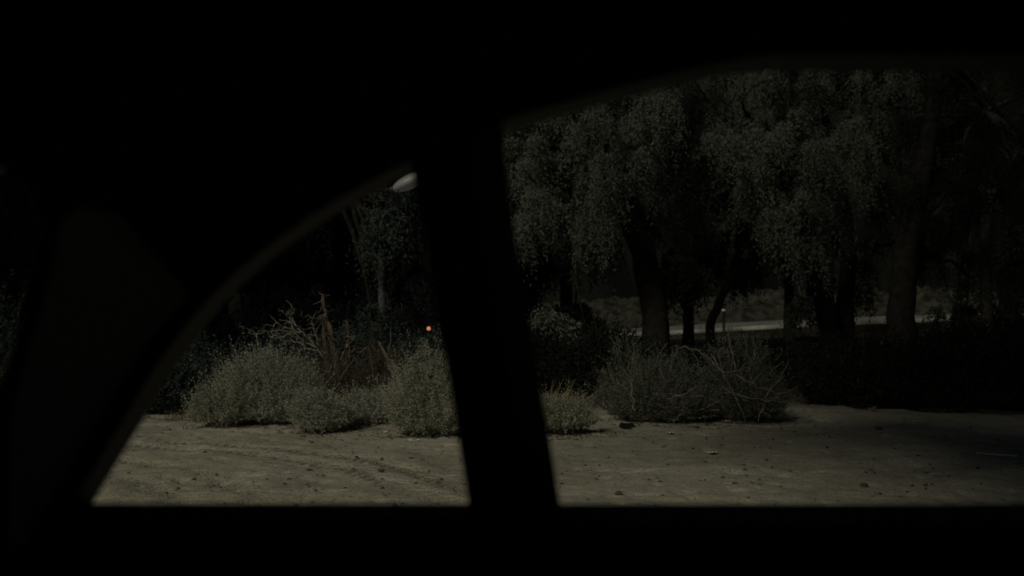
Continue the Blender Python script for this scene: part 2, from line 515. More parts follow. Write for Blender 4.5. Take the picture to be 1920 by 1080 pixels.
# the lit tree in the middle of the right window
Y2 = 23.0
t = trunk_px([(1556, 690, 44), (1552, 590, 38), (1520, 470, 34), (1450, 330, 30), (1420, 150, 22), (1420, -40, 12)], Y2)
t2 = trunk_px([(1586, 690, 36), (1584, 600, 32), (1590, 480, 28), (1575, 330, 24), (1540, 200, 14)], Y2 + 0.6)
T2 = drooping_tree('drooping_tree', 'tall twin-trunked drooping tree with long hanging branches, in the middle of the right window',
                   t[0][:3],
                   [cl(1330, 190, 21.5, 64), cl(1390, 190, 21.0, 62), cl(1370, 260, 20.8, 60), cl(1400, 320, 20.7, 56), cl(1440, 235, 20.8, 66),
                    cl(1500, 240, 20.9, 58), cl(1520, 310, 21.0, 50), cl(1480, 370, 20.9, 46), cl(1455, 395, 21.0, 34), cl(1490, 440, 21.2, 34),
                    cl(1510, 460, 21.2, 28), cl(1545, 340, 21.3, 44), cl(1595, 285, 21.6, 44), cl(1610, 330, 21.7, 34), cl(1570, 240, 21.8, 50),
                    cl(1270, 330, 21.4, 46), cl(1250, 370, 21.3, 44), cl(1275, 410, 21.4, 38), cl(1320, 360, 21.5, 34), cl(1340, 400, 21.6, 26),
                    cl(1585, 400, 21.8, 18), cl(1420, 120, 21.5, 90), cl(1520, 130, 22, 90), cl(1330, 80, 22, 90), cl(1430, 0, 22, 120), cl(1560, 20, 22.5, 100),
                    cl(1290, 470, 22.5, 26), cl(1372, 495, 23.5, 14),
                    cl(1620, 130, 22.5, 80), cl(1640, 220, 22.6, 46)],
                   [t, t2], 12, M_PEPPER, per=360, leaves_per=22, barkmat=M_NIGHTBARK)
# dark tree to the right of it, its shade put into leaf and bark colour
Y4 = 22.0
t = trunk_px([(1690, 700, 66), (1688, 600, 52), (1700, 450, 44), (1740, 280, 36), (1760, 80, 22)], Y4)
T4 = drooping_tree('drooping_tree', 'dark thick-trunked tree standing in shade right of the twin-trunked tree',
                   t[0][:3],
                   [cl(1690, 330, 22, 70), cl(1760, 300, 22, 90), cl(1830, 330, 22, 90), cl(1700, 430, 22.4, 60), cl(1780, 420, 22, 80), cl(1850, 200, 22, 110),
                    cl(1740, 180, 22, 110), cl(1660, 200, 23, 80), cl(1760, 40, 22, 130), cl(1880, 60, 22, 130), cl(1640, 470, 23, 50), cl(1730, 500, 22.6, 60),
                    cl(1820, 520, 22.5, 70), cl(1930, 300, 22.5, 110), cl(1660, 390, 23.2, 60)],
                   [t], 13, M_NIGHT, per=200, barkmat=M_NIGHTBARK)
# tree at the right edge
Y5 = 17.0
t = trunk_px([(1990, 740, 70), (1985, 600, 56), (1990, 420, 44), (1975, 220, 34), (1960, 20, 20)], Y5)
T5 = drooping_tree('drooping_tree', 'dim drooping tree cut off by the right edge of the picture',
                   t[0][:3],
                   [cl(1890, 440, 16.5, 52), cl(1905, 500, 16.5, 50), cl(1950, 380, 16.5, 80), cl(1985, 250, 17, 110), cl(1920, 300, 17, 60), cl(2060, 330, 17, 120),
                    cl(1960, 120, 17, 130), cl(2080, 160, 17, 140), cl(2000, 500, 17, 70), cl(1900, 540, 17, 40)],
                   [t], 14, M_PEPPER, per=220)
# thin leaning tree between them
Y3 = 25.0
t = trunk_px([(1325, 680, 20), (1335, 600, 17), (1360, 540, 15), (1372, 480, 13), (1380, 380, 11), (1385, 260, 7)], Y3)
T3 = drooping_tree('thin_tree', 'thin leaning tree trunk in front of the far lit road',
                   t[0][:3],
                   [cl(1380, 300, 25, 60), cl(1340, 240, 25, 60), cl(1430, 260, 25, 60), cl(1372, 500, 25, 16), cl(1400, 180, 25.5, 90)],
                   [t], 15, M_NIGHT, per=90, barkmat=M_NIGHTBARK)

# dim trees on the left, behind the bushes
def back_tree(px, Y, h, seed, label, lean=0.0, mtl=M_NIGHT, width=2.6, low=1.6, extra=(), name='dense_tree', bark=None, group='dark trees behind the bushes', per=210, tr=0.2, leaf=(0.11, 0.18, 0.045, 0.07)):
    rnd = random.Random(seed)
    p = at(px, 600, Y); x = p.x
    z0 = gz(x, Y)
    path = [(x, Y, z0 - 0.1, tr), (x + lean * 0.3, Y, z0 + h * 0.3, tr * 0.8), (x + lean * 0.7, Y, z0 + h * 0.6, tr * 0.6), (x + lean, Y, z0 + h * 0.92, tr * 0.25)]
    cs = []
    nc = int(14 + h)
    for i in range(nc):
        f = (i + rnd.random()) / nc
        zz = z0 + low + (h - low) * f
        w = width * (0.55 + 0.75 * math.sin(math.pi * min(1, 0.15 + f * 0.85)))
        a = rnd.uniform(0, 2 * math.pi); q = rnd.uniform(0.2, 0.8) * w
        r = rnd.uniform(0.55, 1.0) * min(1.3, width * 0.45)
        cs.append((x + lean * f + math.cos(a) * q, Y + math.sin(a) * q, zz, r, r * 0.85))
    cs += list(extra)
    return drooping_tree(name, label, (x, Y, z0), cs, [path], seed, mtl, per=per, leaf=leaf, strand=(0.5, 1.4), group=group, leaves_per=16, barkmat=bark or M_NIGHTBARK)


back_tree(560, 23, 8.5, 21, 'dim leafy tree behind the bare pale branches, in the left window', 0.4, M_DARKLEAF, 2.0, 0.8, leaf=(0.06, 0.1, 0.018, 0.03), per=230,
          extra=[cl(724, 350, 19.5, 16), cl(740, 372, 19.5, 16), cl(716, 392, 19.6, 30), cl(735, 405, 19.4, 30), cl(718, 466, 19.6, 16), cl(700, 380, 20, 30), cl(690, 450, 20, 22), cl(700, 600, 20, 36), cl(736, 588, 20, 30)])
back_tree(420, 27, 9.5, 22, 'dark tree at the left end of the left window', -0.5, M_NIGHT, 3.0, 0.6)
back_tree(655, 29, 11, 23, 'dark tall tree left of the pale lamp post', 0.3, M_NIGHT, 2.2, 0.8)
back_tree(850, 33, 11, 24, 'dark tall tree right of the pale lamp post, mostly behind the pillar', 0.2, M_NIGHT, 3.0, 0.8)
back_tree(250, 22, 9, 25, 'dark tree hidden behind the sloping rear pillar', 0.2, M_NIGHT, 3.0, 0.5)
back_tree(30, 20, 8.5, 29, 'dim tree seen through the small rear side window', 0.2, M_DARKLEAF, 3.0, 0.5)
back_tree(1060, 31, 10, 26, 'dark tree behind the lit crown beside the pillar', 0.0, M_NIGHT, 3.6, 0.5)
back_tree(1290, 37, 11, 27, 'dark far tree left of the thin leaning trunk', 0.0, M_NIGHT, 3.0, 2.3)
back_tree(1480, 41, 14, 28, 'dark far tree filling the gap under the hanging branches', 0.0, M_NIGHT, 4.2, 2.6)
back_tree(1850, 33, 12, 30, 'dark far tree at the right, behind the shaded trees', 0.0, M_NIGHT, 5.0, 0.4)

# unseen trees added so their crowns shade the right side and the background
def shade_tree(x, y, h, w, low, seed, label, lean=(0, 0), nc=34, foot=(0, 0)):
    # foot: how far the lowest boughs reach out from the leaning stem
    rnd = random.Random(seed)
    z0 = gz(x, y)
    path = [(x, y, z0 - 0.1, 0.35), (x + lean[0] * .3, y + lean[1] * .3, h * 0.35, 0.28), (x + lean[0] * .7, y + lean[1] * .7, h * 0.65, 0.2), (x + lean[0], y + lean[1], h * 0.9, 0.08)]
    cs = []
    for i in range(nc):
        f = rnd.random()
        zz = low + (h - low) * f
        ww = w * math.sin(math.pi * (0.2 + 0.7 * f))
        a = rnd.uniform(0, 2 * math.pi); q = math.sqrt(rnd.random()) * ww
        k = zz / h
        cs.append((x + lean[0] * k + foot[0] * (1 - f) + math.cos(a) * q, y + lean[1] * min(1, k * 2) + foot[1] * (1 - f) + math.sin(a) * q, zz, 1.3, 1.0))
    return drooping_tree('added_shade_tree', label, (x, y, z0), cs, [path], seed, M_NIGHT, per=70, leaf=(0.2, 0.3, 0.08, 0.12), strand=(0.6, 1.4), group='unseen trees added to cast shade', leaves_per=9)


shade_tree(-1.0, -2.9, 24, 3.5, 6.0, 41, 'unseen tall tree added over the parked car to shade the right side', (-0.9, 5.4), 100, (-0.2, -0.7))
shade_tree(-11.5, 14.0, 14.0, 4.2, 2.0, 42, 'unseen tall tree added left of the clearing to shade the background')
shade_tree(-13.5, 20.0, 15.0, 4.4, 2.0, 43, 'second unseen tall tree added left of the clearing to shade the background')


# ------------------------------------------------------------------ bushes
def bush(name, label, px, base_py, wpx, hpx, seed, lm, group, sprigs=900, leaves=13, twigs=26, Y=None, lump=0.55, leaf=(0.018, 0.034, 0.0055, 0.0095), shoot=0.13, twigmat=None, flat=1.0, squash=0.8):
    rnd = random.Random(seed); rng = np.random.default_rng(seed)
    if Y is None: Y = depth_of(base_py)
    p = at(px, base_py, Y); x = p.x
    z0 = gz(x, Y)
    w = wpx / FPX * Y / 2; h = hpx / FPX * Y
    root = empty(name, (x, Y, z0)); tag(root, label, 'shrub', group)
    sprigs = int(sprigs * 1.7)
    # lumpy dome
    lobes = [(unit(np.array([rng.normal(), rng.normal(), abs(rng.normal()) * 0.8])), rng.uniform(-lump, lump * 0.9)) for _ in range(11)]
    def radius(u):
        r = np.ones(len(u))
        for d, a in lobes: r += a * np.exp(-((1 - u @ d) / 0.16))
        return r
    u = unit(rng.normal(size=(sprigs, 3)) * np.array([1, 1, 0.8])); u[:, 2] = np.abs(u[:, 2]) * 1.15 - 0.15
    rr = radius(u) * (0.35 + 0.65 * rng.random(sprigs) ** 0.35)
    S = u * rr[:, None] * np.array([w, w * squash, h * 0.92]); S[:, 2] = np.maximum(S[:, 2] + 0.04, 0.04 + 0.07 * rng.random(sprigs))
    S[:, :2] *= (0.62 + 0.38 * np.clip(S[:, 2] / (0.4 * h), 0, 1))[:, None]      # narrower at the foot
    dirn = unit(u * np.array([1, 1, 0.6]) + np.array([0, 0, 0.75 * flat]) + rng.normal(size=u.shape) * 0.35)
    ln = shoot * rng.uniform(0.5, 1.5, sprigs) * np.where(rng.random(sprigs) < 0.16, 2.2, 1.0)
    Ps, Ds = [], []
    for tt in np.linspace(0, 1, leaves):
        q = S + dirn * (ln * tt)[:, None] + rng.normal(size=S.shape) * 0.006
        d = unit(dirn * 0.6 + rng.normal(size=S.shape) * 0.65)
        Ps.append(q); Ds.append(d)
    P = np.concatenate(Ps); D = np.concatenate(Ds)
    link('foliage', leaf_mesh('foliage', P, D, rng.uniform(leaf[0], leaf[1], len(P)), rng.uniform(leaf[2], leaf[3], len(P)), rng, lm in (M_DARKLEAF, M_DIMLEAF, M_NIGHT)), lm, root)
    tb = Tubes()
    for i in range(twigs):
        k = rnd.randrange(sprigs)
        e = S[k] + dirn[k] * ln[k] * 1.1
        a = [rnd.uniform(-0.07, 0.07) * w * 4, rnd.uniform(-0.07, 0.07) * w * 4, -0.03]
        tb.add(wander(a, e, 6, 0.035 * w * 2, rnd, 0.03), np.linspace(0.009, 0.003, 6), 4)
    link('branches', tb.mesh('branches'), twigmat or M_TWIG, root)
    return root


G1 = 'pale sage bushes at the edge of the sand'
bush('sage_bush', 'large round pale sage bush left of the bare brown stalks', 492, 792, 205, 146, 101, M_SAGE, G1, 1500)
bush('sage_bush', 'small low sage bush at the left foot of the large round one', 416, 797, 104, 64, 102, M_SAGE2, G1, 520, shoot=0.09)
bush('sage_bush', 'small rounded pale sage bush in front, between the two large ones', 602, 806, 122, 90, 103, M_SAGE, G1, 750, shoot=0.1)
bush('sage_bush', 'low spreading sage bush beside the rusty dead leaves', 692, 796, 112, 54, 104, M_SAGE, G1, 480, shoot=0.09)
bush('sage_bush', 'large pale sage bush with a dark underside against the left side of the pillar', 816, 812, 205, 134, 105, M_SAGE2, G1, 1400)
bush('sage_bush', 'low green sage bush just right of the pillar', 1068, 815, 156, 76, 106, M_SAGE2, G1, 700, shoot=0.1)
bush('sage_bush', 'low pale sage tuft filling the gap under the right side of the large round bush', 548, 790, 90, 66, 118, M_SAGE, G1, 420, shoot=0.1, Y=11.9)
bush('sage_bush', 'flat pale sage tuft behind the low spreading one', 742, 788, 90, 62, 119, M_SAGE2, G1, 420, shoot=0.1, Y=11.6)
G2 = 'dim bushes in the half shade'
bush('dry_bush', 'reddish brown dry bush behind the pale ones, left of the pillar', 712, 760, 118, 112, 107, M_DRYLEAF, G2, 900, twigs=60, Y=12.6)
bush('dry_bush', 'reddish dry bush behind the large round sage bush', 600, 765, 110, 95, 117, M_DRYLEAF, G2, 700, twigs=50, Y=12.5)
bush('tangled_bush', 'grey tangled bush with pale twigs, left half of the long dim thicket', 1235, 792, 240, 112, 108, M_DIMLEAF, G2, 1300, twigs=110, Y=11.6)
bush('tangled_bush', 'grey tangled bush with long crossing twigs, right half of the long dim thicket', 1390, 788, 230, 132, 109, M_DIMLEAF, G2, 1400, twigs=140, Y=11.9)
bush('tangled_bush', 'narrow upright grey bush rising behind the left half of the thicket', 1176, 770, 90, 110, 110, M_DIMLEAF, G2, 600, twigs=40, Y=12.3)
bush('dark_bush', 'dark bluish green shrub at the left end of the sand, beside the sloping pillar', 325, 772, 130, 92, 111, M_DARKLEAF, 'dark shrubs behind the clearing', 800, Y=12.9, leaf=(0.03, 0.05, 0.012, 0.02))
G3 = 'dark shrubs behind the clearing'
for i, (px, py, w_, h_, Y, lab) in enumerate([
    (1775, 770, 270, 150, 13.2, 'wide dark mound of shrub in shade at the right'),
    (1590, 768, 200, 100, 13.6, 'low dark shrub between the dim thicket and the dark mound'),
    (1930, 770, 200, 130, 13.4, 'dark shrub cut off by the right edge of the picture'),
    (1130, 740, 190, 120, 15.5, 'dark rounded shrub behind the narrow upright grey bush'),
    (1320, 720, 260, 70, 16.5, 'low dark shrub in front of the thick dark trunk'),
    (1480, 720, 260, 72, 17.0, 'low dark shrub under the hanging branches'),
    (1640, 720, 260, 80, 17.5, 'low dark shrub in front of the twin trunks'),
    (1010, 730, 180, 130, 16.0, 'dark shrub half hidden by the right side of the pillar'),
    (870, 730, 200, 120, 15.5, 'dark shrub mostly hidden behind the pillar'),
    (760, 720, 170, 90, 16.5, 'dark shrub below the small orange light'),
    (640, 720, 170, 120, 16.0, 'dark shrub behind the brown stalks'),
    (520, 720, 190, 130, 16.5, 'dark shrub behind the bare pale branches'),
    (400, 725, 200, 130, 15.5, 'dark shrub rising above the left end of the bushes'),
    (-20, 800, 230, 240, 11.2, 'tall dim green shrub seen through the small rear side window'),
    (1850, 720, 300, 110, 17.5, 'dark shrub behind the wide dark mound'),
    (470, 680, 260, 150, 21.0, 'tall dark thicket behind the bare pale branches'),
    (660, 680, 240, 140, 22.0, 'tall dark thicket at the foot of the lamp post'),
    (850, 680, 260, 130, 22.5, 'tall dark thicket right of the orange light'),
    (1080, 680, 230, 110, 23.0, 'tall dark thicket under the lit crown beside the pillar'),
    (330, 690, 240, 160, 20.0, 'tall dark thicket at the left, beside the sloping pillar'),
]):
    bush('dark_bush', lab, px, py, w_, h_, 130 + i, M_NIGHT if px > 950 else M_DARKLEAF, G3, 700, leaves=11, twigs=20, Y=Y, leaf=(0.035, 0.06, 0.014, 0.024), shoot=0.17, twigmat=M_BROWN)  # shrubs on the right get the darker leaf, shade painted in


def grass(name, label, px, py, n, h, spread, seed, lm, lean=(0, 0), Y=None, group='dry grass tufts'):
    rng = np.random.default_rng(seed)
    Y = Y or depth_of(py); p = at(px, py, Y)
    root = empty(name, (p.x, Y, gz(p.x, Y))); tag(root, label, 'grass tuft', group)
    B = rng.normal(size=(n, 3)) * spread * np.array([1, 0.7, 0]); ang = unit(rng.normal(size=(n, 3)) * np.array([0.5, 0.5, 0.1]) + np.array([lean[0], lean[1], 1.0]))
    L = h * rng.uniform(0.5, 1.15, n)
    V = []; F = []
    side = unit(np.cross(ang, rng.normal(size=(n, 3))))
    for i in range(n):
        s = side[i] * 0.004
        q0 = B[i]; q1 = B[i] + ang[i] * L[i] * 0.55
        q2 = B[i] + ang[i] * L[i] + np.array([lean[0], lean[1], -0.5]) * L[i] * 0.22 + rng.normal(size=3) * 0.05 * L[i]
        k = len(V)
        V += [q0 - s, q0 + s, q1 - s * .8, q1 + s * .8, q2, q2 + s * 0.2]
        F += [(k, k + 1, k + 3, k + 2), (k + 2, k + 3, k + 5, k + 4)]
    tag(link('blades', np_mesh('blades', V, F), lm, root), kind='stuff')
    return root


grass('grass_tuft', 'tall yellow dry grass leaning out from behind the pillar', 1038, 790, 170, 0.50, 0.07, 201, M_GRASS, (0.35, -0.1), Y=11.2)
grass('grass_tuft', 'short yellow grass at the foot of the low green bush beside the pillar', 1035, 808, 90, 0.16, 0.07, 202, M_GRASS, (0.2, 0))
grass('grass_tuft', 'low dry straw tuft at the far left edge of the sand', 345, 776, 120, 0.10, 0.12, 203, M_GRASS, (0.4, 0))
grass('dead_leaves', 'small rusty orange tuft of dead leaves between two low sage bushes', 658, 796, 60, 0.13, 0.03, 204, M_RUST, (0.15, 0))
grass('grass_tuft', 'tiny dry tuft at the dark edge of the sand on the right', 1633, 770, 40, 0.09, 0.03, 205, M_GRASS, (0.2, 0))


# bare branches and brown stalks behind the big bushes
def stalk_shrub():
    Y = 13.0
    base = ground_pt(612, 766); base = Vector((at(618, 700, Y).x, Y, gz(at(618, 700, Y).x, Y)))
    root = empty('dead_shrub', base); tag(root, 'dead shrub of upright brown stalks and bare pale branches behind the bushes', 'shrub')
    rnd = random.Random(5)
    tb = Tubes()
    def P(px, py, dy=0): q = at(px, py, Y + dy); return np.array(q) - np.array(base)
    for (pts, r0) in [([(625, 760), (632, 690), (622, 630), (610, 585), (604, 552)], 0.06),
                      ([(622, 760), (616, 680), (606, 620), (603, 590)], 0.045),
                      ([(640, 760), (652, 700), (655, 650), (651, 600)], 0.03),
                      ([(634, 760), (646, 690), (668, 650)], 0.02)]:
        pts = smooth_line(pts, 5)
        pth = [P(a + rnd.uniform(-2, 2), b, rnd.uniform(-.03, .03)) for a, b in pts]; pth[0] = np.array([pth[0][0], 0, -0.05])
        tb.add(pth, [r * rnd.uniform(0.7, 1.2) for r in np.linspace(r0, r0 * 0.3, len(pth))], 7)
        for q in pth[5:]:
            for _ in range(3):
                e = q + np.array([rnd.uniform(-.12, .12), rnd.uniform(-.1, .1), rnd.uniform(-.16, .05)])
                tb.add(wander(q, e, 4, 0.012, rnd), [0.008, 0.006, 0.005, 0.003], 4)
    link('stalks', tb.mesh('stalks'), M_BROWN, root, smooth=True)
    tb = Tubes()
    for pts in [[(620, 690), (600, 660), (575, 630), (556, 610), (530, 588)], [(590, 650), (570, 640), (548, 622), (515, 619), (480, 628)],
                [(575, 632), (560, 622), (540, 616), (520, 606)], [(556, 612), (548, 600), (540, 585)], [(610, 668), (596, 640), (588, 610), (580, 590)],
                [(548, 622), (532, 632), (505, 634)], [(600, 660), (580, 655), (556, 640), (530, 640)], [(636, 680), (650, 650), (668, 630)],
                [(560, 624), (548, 612), (545, 598), (552, 580)], [(640, 690), (662, 668), (690, 652)]]:
        pts = smooth_line(pts, 4)
        pth = [P(a + rnd.uniform(-2, 2), b + rnd.uniform(-2, 2), rnd.uniform(-.03, .03)) for a, b in pts]
        tb.add(pth, np.linspace(0.009, 0.003, len(pth)), 5)
        for q in pth[4:]:
            e = q + np.array([rnd.uniform(-.16, .06), rnd.uniform(-.1, .1), rnd.uniform(-.06, .12)])
            tb.add(wander(q, e, 4, 0.02, rnd), [0.005, 0.004, 0.003, 0.002], 4)
    link('branches', tb.mesh('branches'), M_TWIG, root)


stalk_shrub()


def bare_twigs(label, px, py, Y, lines, seed, r=0.0055, m=None):
    base = Vector((at(px, py, Y).x, Y, gz(at(px, py, Y).x, Y)))
    root = empty('fallen_branch', base); tag(root, label, 'branch')
    rnd = random.Random(seed); tb = Tubes()
    for pts in lines:
        pts = smooth_line(pts, 4)
        pth = [np.array(at(a + rnd.uniform(-3, 3), b + rnd.uniform(-3, 3), Y + rnd.uniform(-.05, .05))) - np.array(base) for a, b in pts]
        tb.add(pth, np.linspace(r, r * 0.4, len(pth)), 5)
    tag(link('twigs', tb.mesh('twigs'), m or M_TWIG, root), kind='stuff')


bare_twigs('long pale bare branches crossing the front of the dim thicket', 1380, 790, 11.2,
           [[(1262, 790), (1265, 772), (1262, 750), (1258, 738)], [(1262, 788), (1285, 770), (1305, 758)],
            [(1340, 690), (1365, 696), (1390, 694), (1420, 680)], [(1262, 742), (1290, 743), (1325, 746)],
            [(1360, 735), (1400, 745), (1440, 752), (1480, 750)], [(1380, 700), (1420, 725), (1460, 736), (1495, 728)],
            [(1330, 660), (1350, 690), (1372, 730), (1400, 790)], [(1345, 720), (1385, 742), (1405, 752)], [(1420, 790), (1440, 740), (1470, 700), (1480, 670)],
            [(1190, 770), (1185, 740), (1180, 700), (1176, 668)]], 6)
bare_twigs('thin dead branches standing above the low dark shrubs', 1350, 720, 15.5,
           [[(1345, 720), (1345, 690), (1352, 660), (1360, 630)], [(1345, 690), (1325, 668), (1300, 655), (1265, 648)], [(1350, 670), (1370, 660), (1378, 665)],
            [(1320, 720), (1312, 690), (1300, 660)]], 7, 0.012)

# leafy bough hanging right of the pillar, in the dark
Yb = 16.0
pb = at(1045, 600, Yb)
rngb = np.random.default_rng(77)
bough = empty('hanging_bough', (pb.x, Yb, gz(pb.x, Yb))); tag(bough, 'dim leafy shrub arching over just right of the pillar', 'shrub')
tb = Tubes()
pts = [np.array(at(a, b, Yb)) - np.array(bough.location) for a, b in ((985, 735), (990, 650), (1005, 590), (1035, 588), (1065, 610), (1078, 632))]
pts[0][2] = -0.05
tb.add(pts, np.linspace(0.03, 0.006, len(pts)), 6)
link('stem', tb.mesh('stem'), M_BROWN, bough)
tt = rngb.random(1500) * 3 + 2; ii = np.minimum(tt.astype(int), 4); ff = (tt - ii)[:, None]
pa = np.array(pts)
PP = pa[ii] * (1 - ff) + pa[ii + 1] * ff + rngb.normal(size=(1500, 3)) * np.array([0.08, 0.12, 0.06]); PP[:, 2] -= rngb.random(1500) * 0.16
DD = unit(rngb.normal(size=(1500, 3)) * 0.6 + np.array([0.5, 0, -0.6]))
link('foliage', leaf_mesh('foliage', PP, DD, rngb.uniform(0.06, 0.1, 1500), rngb.uniform(0.02, 0.03, 1500), rngb), M_PEPPER, bough)


# ------------------------------------------------------------------ stones and litter on the sand
def stone_mesh(seed, flat=0.6):
    rnd = random.Random(seed); bm = bmesh.new()
    bmesh.ops.create_icosphere(bm, subdivisions=2, radius=0.5)
    ph = [(Vector((rnd.gauss(0, 1), rnd.gauss(0, 1), rnd.gauss(0, 1))).normalized(), rnd.uniform(0.25, 0.42)) for _ in range(8)]
    for v in bm.verts:
        for d, k in ph:
            s = v.co.dot(d) - k
            if s > 0: v.co -= d * s * 0.9
        v.co.z *= flat
    return bm_mesh('stone', bm)


ST = [stone_mesh(300 + i, 0.45 + 0.08 * i) for i in range(4)]
for me in ST: me.materials.append(M_STONE)
rnd = random.Random(17)
spots = [(1232, 805, 18), (1305, 803, 22), (1348, 806, 14), (1160, 930, 26), (1238, 905, 15), (1118, 892, 16), (1124, 868, 10), (1300, 846, 12), (1056, 819, 10),
         (578, 892, 16), (714, 891, 22), (770, 862, 14), (668, 863, 14), (828, 893, 18), (836, 934, 12), (1395, 872, 14), (1415, 848, 10), (1620, 911, 26),
         (1650, 924, 18), (1624, 892, 14), (1640, 894, 12), (1648, 810, 24), (1376, 913, 18), (1355, 900, 14), (1243, 930, 14), (1403, 936, 12), (1555, 830, 10),
         (345, 832, 14), (500, 908, 10), (533, 916, 14), (585, 824, 12), (400, 905, 12), (1490, 817, 12), (1465, 806, 12), (1720, 862, 12), (1780, 900, 14), (1750, 878, 12), (1690, 845, 10), (1840, 915, 12)]
for i in range(60):
    spots.append((rnd.uniform(230, 1900), rnd.uniform(812, 936), rnd.uniform(4, 7)))
for i, (px, py, w_) in enumerate(spots):
    p = ground_pt(px, py)
    o = bpy.data.objects.new('stone', ST[i % 4]); COL.objects.link(o)
    s = w_ * 0.7 / FPX * p.y
    o.location = (p.x, p.y, p.z + s * 0.10); o.scale = (s, s * rnd.uniform(0.7, 1.1), s * rnd.uniform(0.6, 1.0)); o.rotation_euler = (0, 0, rnd.uniform(0, 6.28))
    own = {(1232, 805): 'small dark stone between the black block and the foot of the dim thicket',
           (1305, 803): 'dark stone in front of the right half of the dim thicket',
           (1160, 930): 'largest dark stone near the window sill just right of the pillar',
           (1620, 911): 'largest dark stone in a loose cluster on the dim right-hand sand',
           (1648, 810): 'flat dark stone alone at the shaded back edge of the sand on the right',
           (714, 891): 'largest dark stone on the left-hand sand, left of the pillar'}.get((px, py))
    tag(o, own or 'small dark stone lying loose on the open sand', 'stone', 'small dark stones scattered on the sand')

# loose gravel and clods, far too many to count
rg = np.random.default_rng(55)
NG = 3600
t6 = np.array([(1, 0, 0), (0.4, 0.8, 0), (-0.5, 0.8, 0), (-1, 0, 0), (-0.5, -0.8, 0), (0.5, -0.85, 0), (0.25, 0.1, 0.75), (-0.3, -0.1, 0.65)])
f6 = np.array([(0, 1, 6), (1, 2, 6), (2, 7, 6), (2, 3, 7), (3, 4, 7), (4, 5, 7), (5, 6, 7), (5, 0, 6)])
qx = rg.uniform(-3.8, 5.4, NG); qy = 6.2 + 7.2 * rg.random(NG) ** 1.1
keep = value_noise(qx * 0.9, qy * 1.4, 61) + 0.5 > rg.random(NG) * 0.9
qx, qy = qx[keep], qy[keep]; qz = ground_h(qx, qy)
sz = 0.005 + 0.017 * rg.random(len(qx)) ** 4
an = rg.uniform(0, 6.28, len(qx))
V = t6[None] * sz[:, None, None] * rg.uniform(0.7, 1.3, (len(qx), 8, 1))
V = np.stack([V[..., 0] * np.cos(an)[:, None] - V[..., 1] * np.sin(an)[:, None], V[..., 0] * np.sin(an)[:, None] + V[..., 1] * np.cos(an)[:, None], V[..., 2]], -1)
V += np.stack([qx, qy, qz - 0.001], -1)[:, None]
F = (f6[None] + np.arange(len(qx))[:, None, None] * 8).reshape(-1, 3)
tag(link('gravel', np_mesh('gravel', V.reshape(-1, 3), F), M_STONE), 'loose gravel and clods strewn over the sand', 'gravel', kind='stuff')

# dry stems and leaf litter gathered round the feet of the bushes
LP, LD = [], []
for (px, py, w_) in ((492, 794, 230), (416, 799, 120), (602, 808, 150), (692, 799, 140), (816, 814, 220), (1070, 817, 170), (1240, 793, 260), (1400, 790, 240), (345, 780, 120), (560, 796, 140)):
    Yc = depth_of(py); k = int(w_ * 2.2); hw = w_ / FPX * Yc / 2
    x = at(px, py, Yc).x + rg.normal(size=k) * hw * 0.55; y = Yc - 0.02 + rg.normal(size=k) * hw * 0.35
    LP.append(np.stack([x, y, ground_h(x, y) + 0.004], -1)); d = rg.normal(size=(k, 3)); d[:, 2] = np.abs(d[:, 2]) * 0.2; LD.append(unit(d))
LP = np.concatenate(LP); LD = np.concatenate(LD)
tag(link('leaf_litter', leaf_mesh('leaf_litter', LP, LD, rg.uniform(0.02, 0.07, len(LP)), rg.uniform(0.004, 0.012, len(LP)), rg), M_DRYLEAF),
    'dry stems and leaf litter around the feet of the bushes', 'leaf litter', kind='stuff')

# black lump by the low bush
p = ground_pt(1176, 807)
bm = bmesh.new(); bmesh.ops.create_cube(bm, size=1)
for v in bm.verts: v.co = Vector((v.co.x * 0.145, v.co.y * 0.09, v.co.z * 0.055 + 0.03 + (0.008 if v.co.x < 0 else 0)))
bmesh.ops.bevel(bm, geom=bm.edges[:], offset=0.014, segments=2, affect='EDGES')
bmesh.ops.subdivide_edges(bm, edges=bm.edges[:], cuts=1)
for v in bm.verts: v.co += Vector((random.uniform(-1, 1), random.uniform(-1, 1), random.uniform(-1, 1))) * 0.004
o = link('block', bm_mesh('block', bm), M_BLACKLUMP); o.location = p; o.rotation_euler = (0, 0, 0.2)
tag(o, 'small black rectangular block lying on the sand right of the low green bush', 'block')


def scrap(px, py, w_, label, seed, m=M_PAPER):
    p = ground_pt(px, py); s = w_ / FPX * p.y
    rnd = random.Random(seed); bm = bmesh.new()
    bmesh.ops.create_grid(bm, x_segments=5, y_segments=4, size=0.5)
    for v in bm.verts: v.co = Vector((v.co.x * s, v.co.y * s * 0.8, rnd.uniform(0, 0.18) * s + 0.01))
    bmesh.ops.solidify(bm, geom=bm.faces[:], thickness=0.002)
    o = link('litter', bm_mesh('litter', bm), m); o.location = p; o.rotation_euler = (0, 0, rnd.uniform(0, 3))
    tag(o, label, 'litter', 'pale scraps of litter on the sand')


scrap(1257, 817, 14, 'pale crumpled scrap just below the two stones on the right', 1)
scrap(1336, 852, 18, 'larger pale scrap alone in the middle of the right-hand sand', 2)
scrap(770, 827, 9, 'left one of two white scraps below the dark-bottomed sage bush', 3)
scrap(784, 826, 8, 'right one of two white scraps below the dark-bottomed sage bush', 4)
scrap(723, 808, 8, 'white scrap in front of the low spreading sage bush', 5)
scrap(1362, 791, 14, 'pale scrap at the foot of the dim thicket', 6, M_PALESTONE)

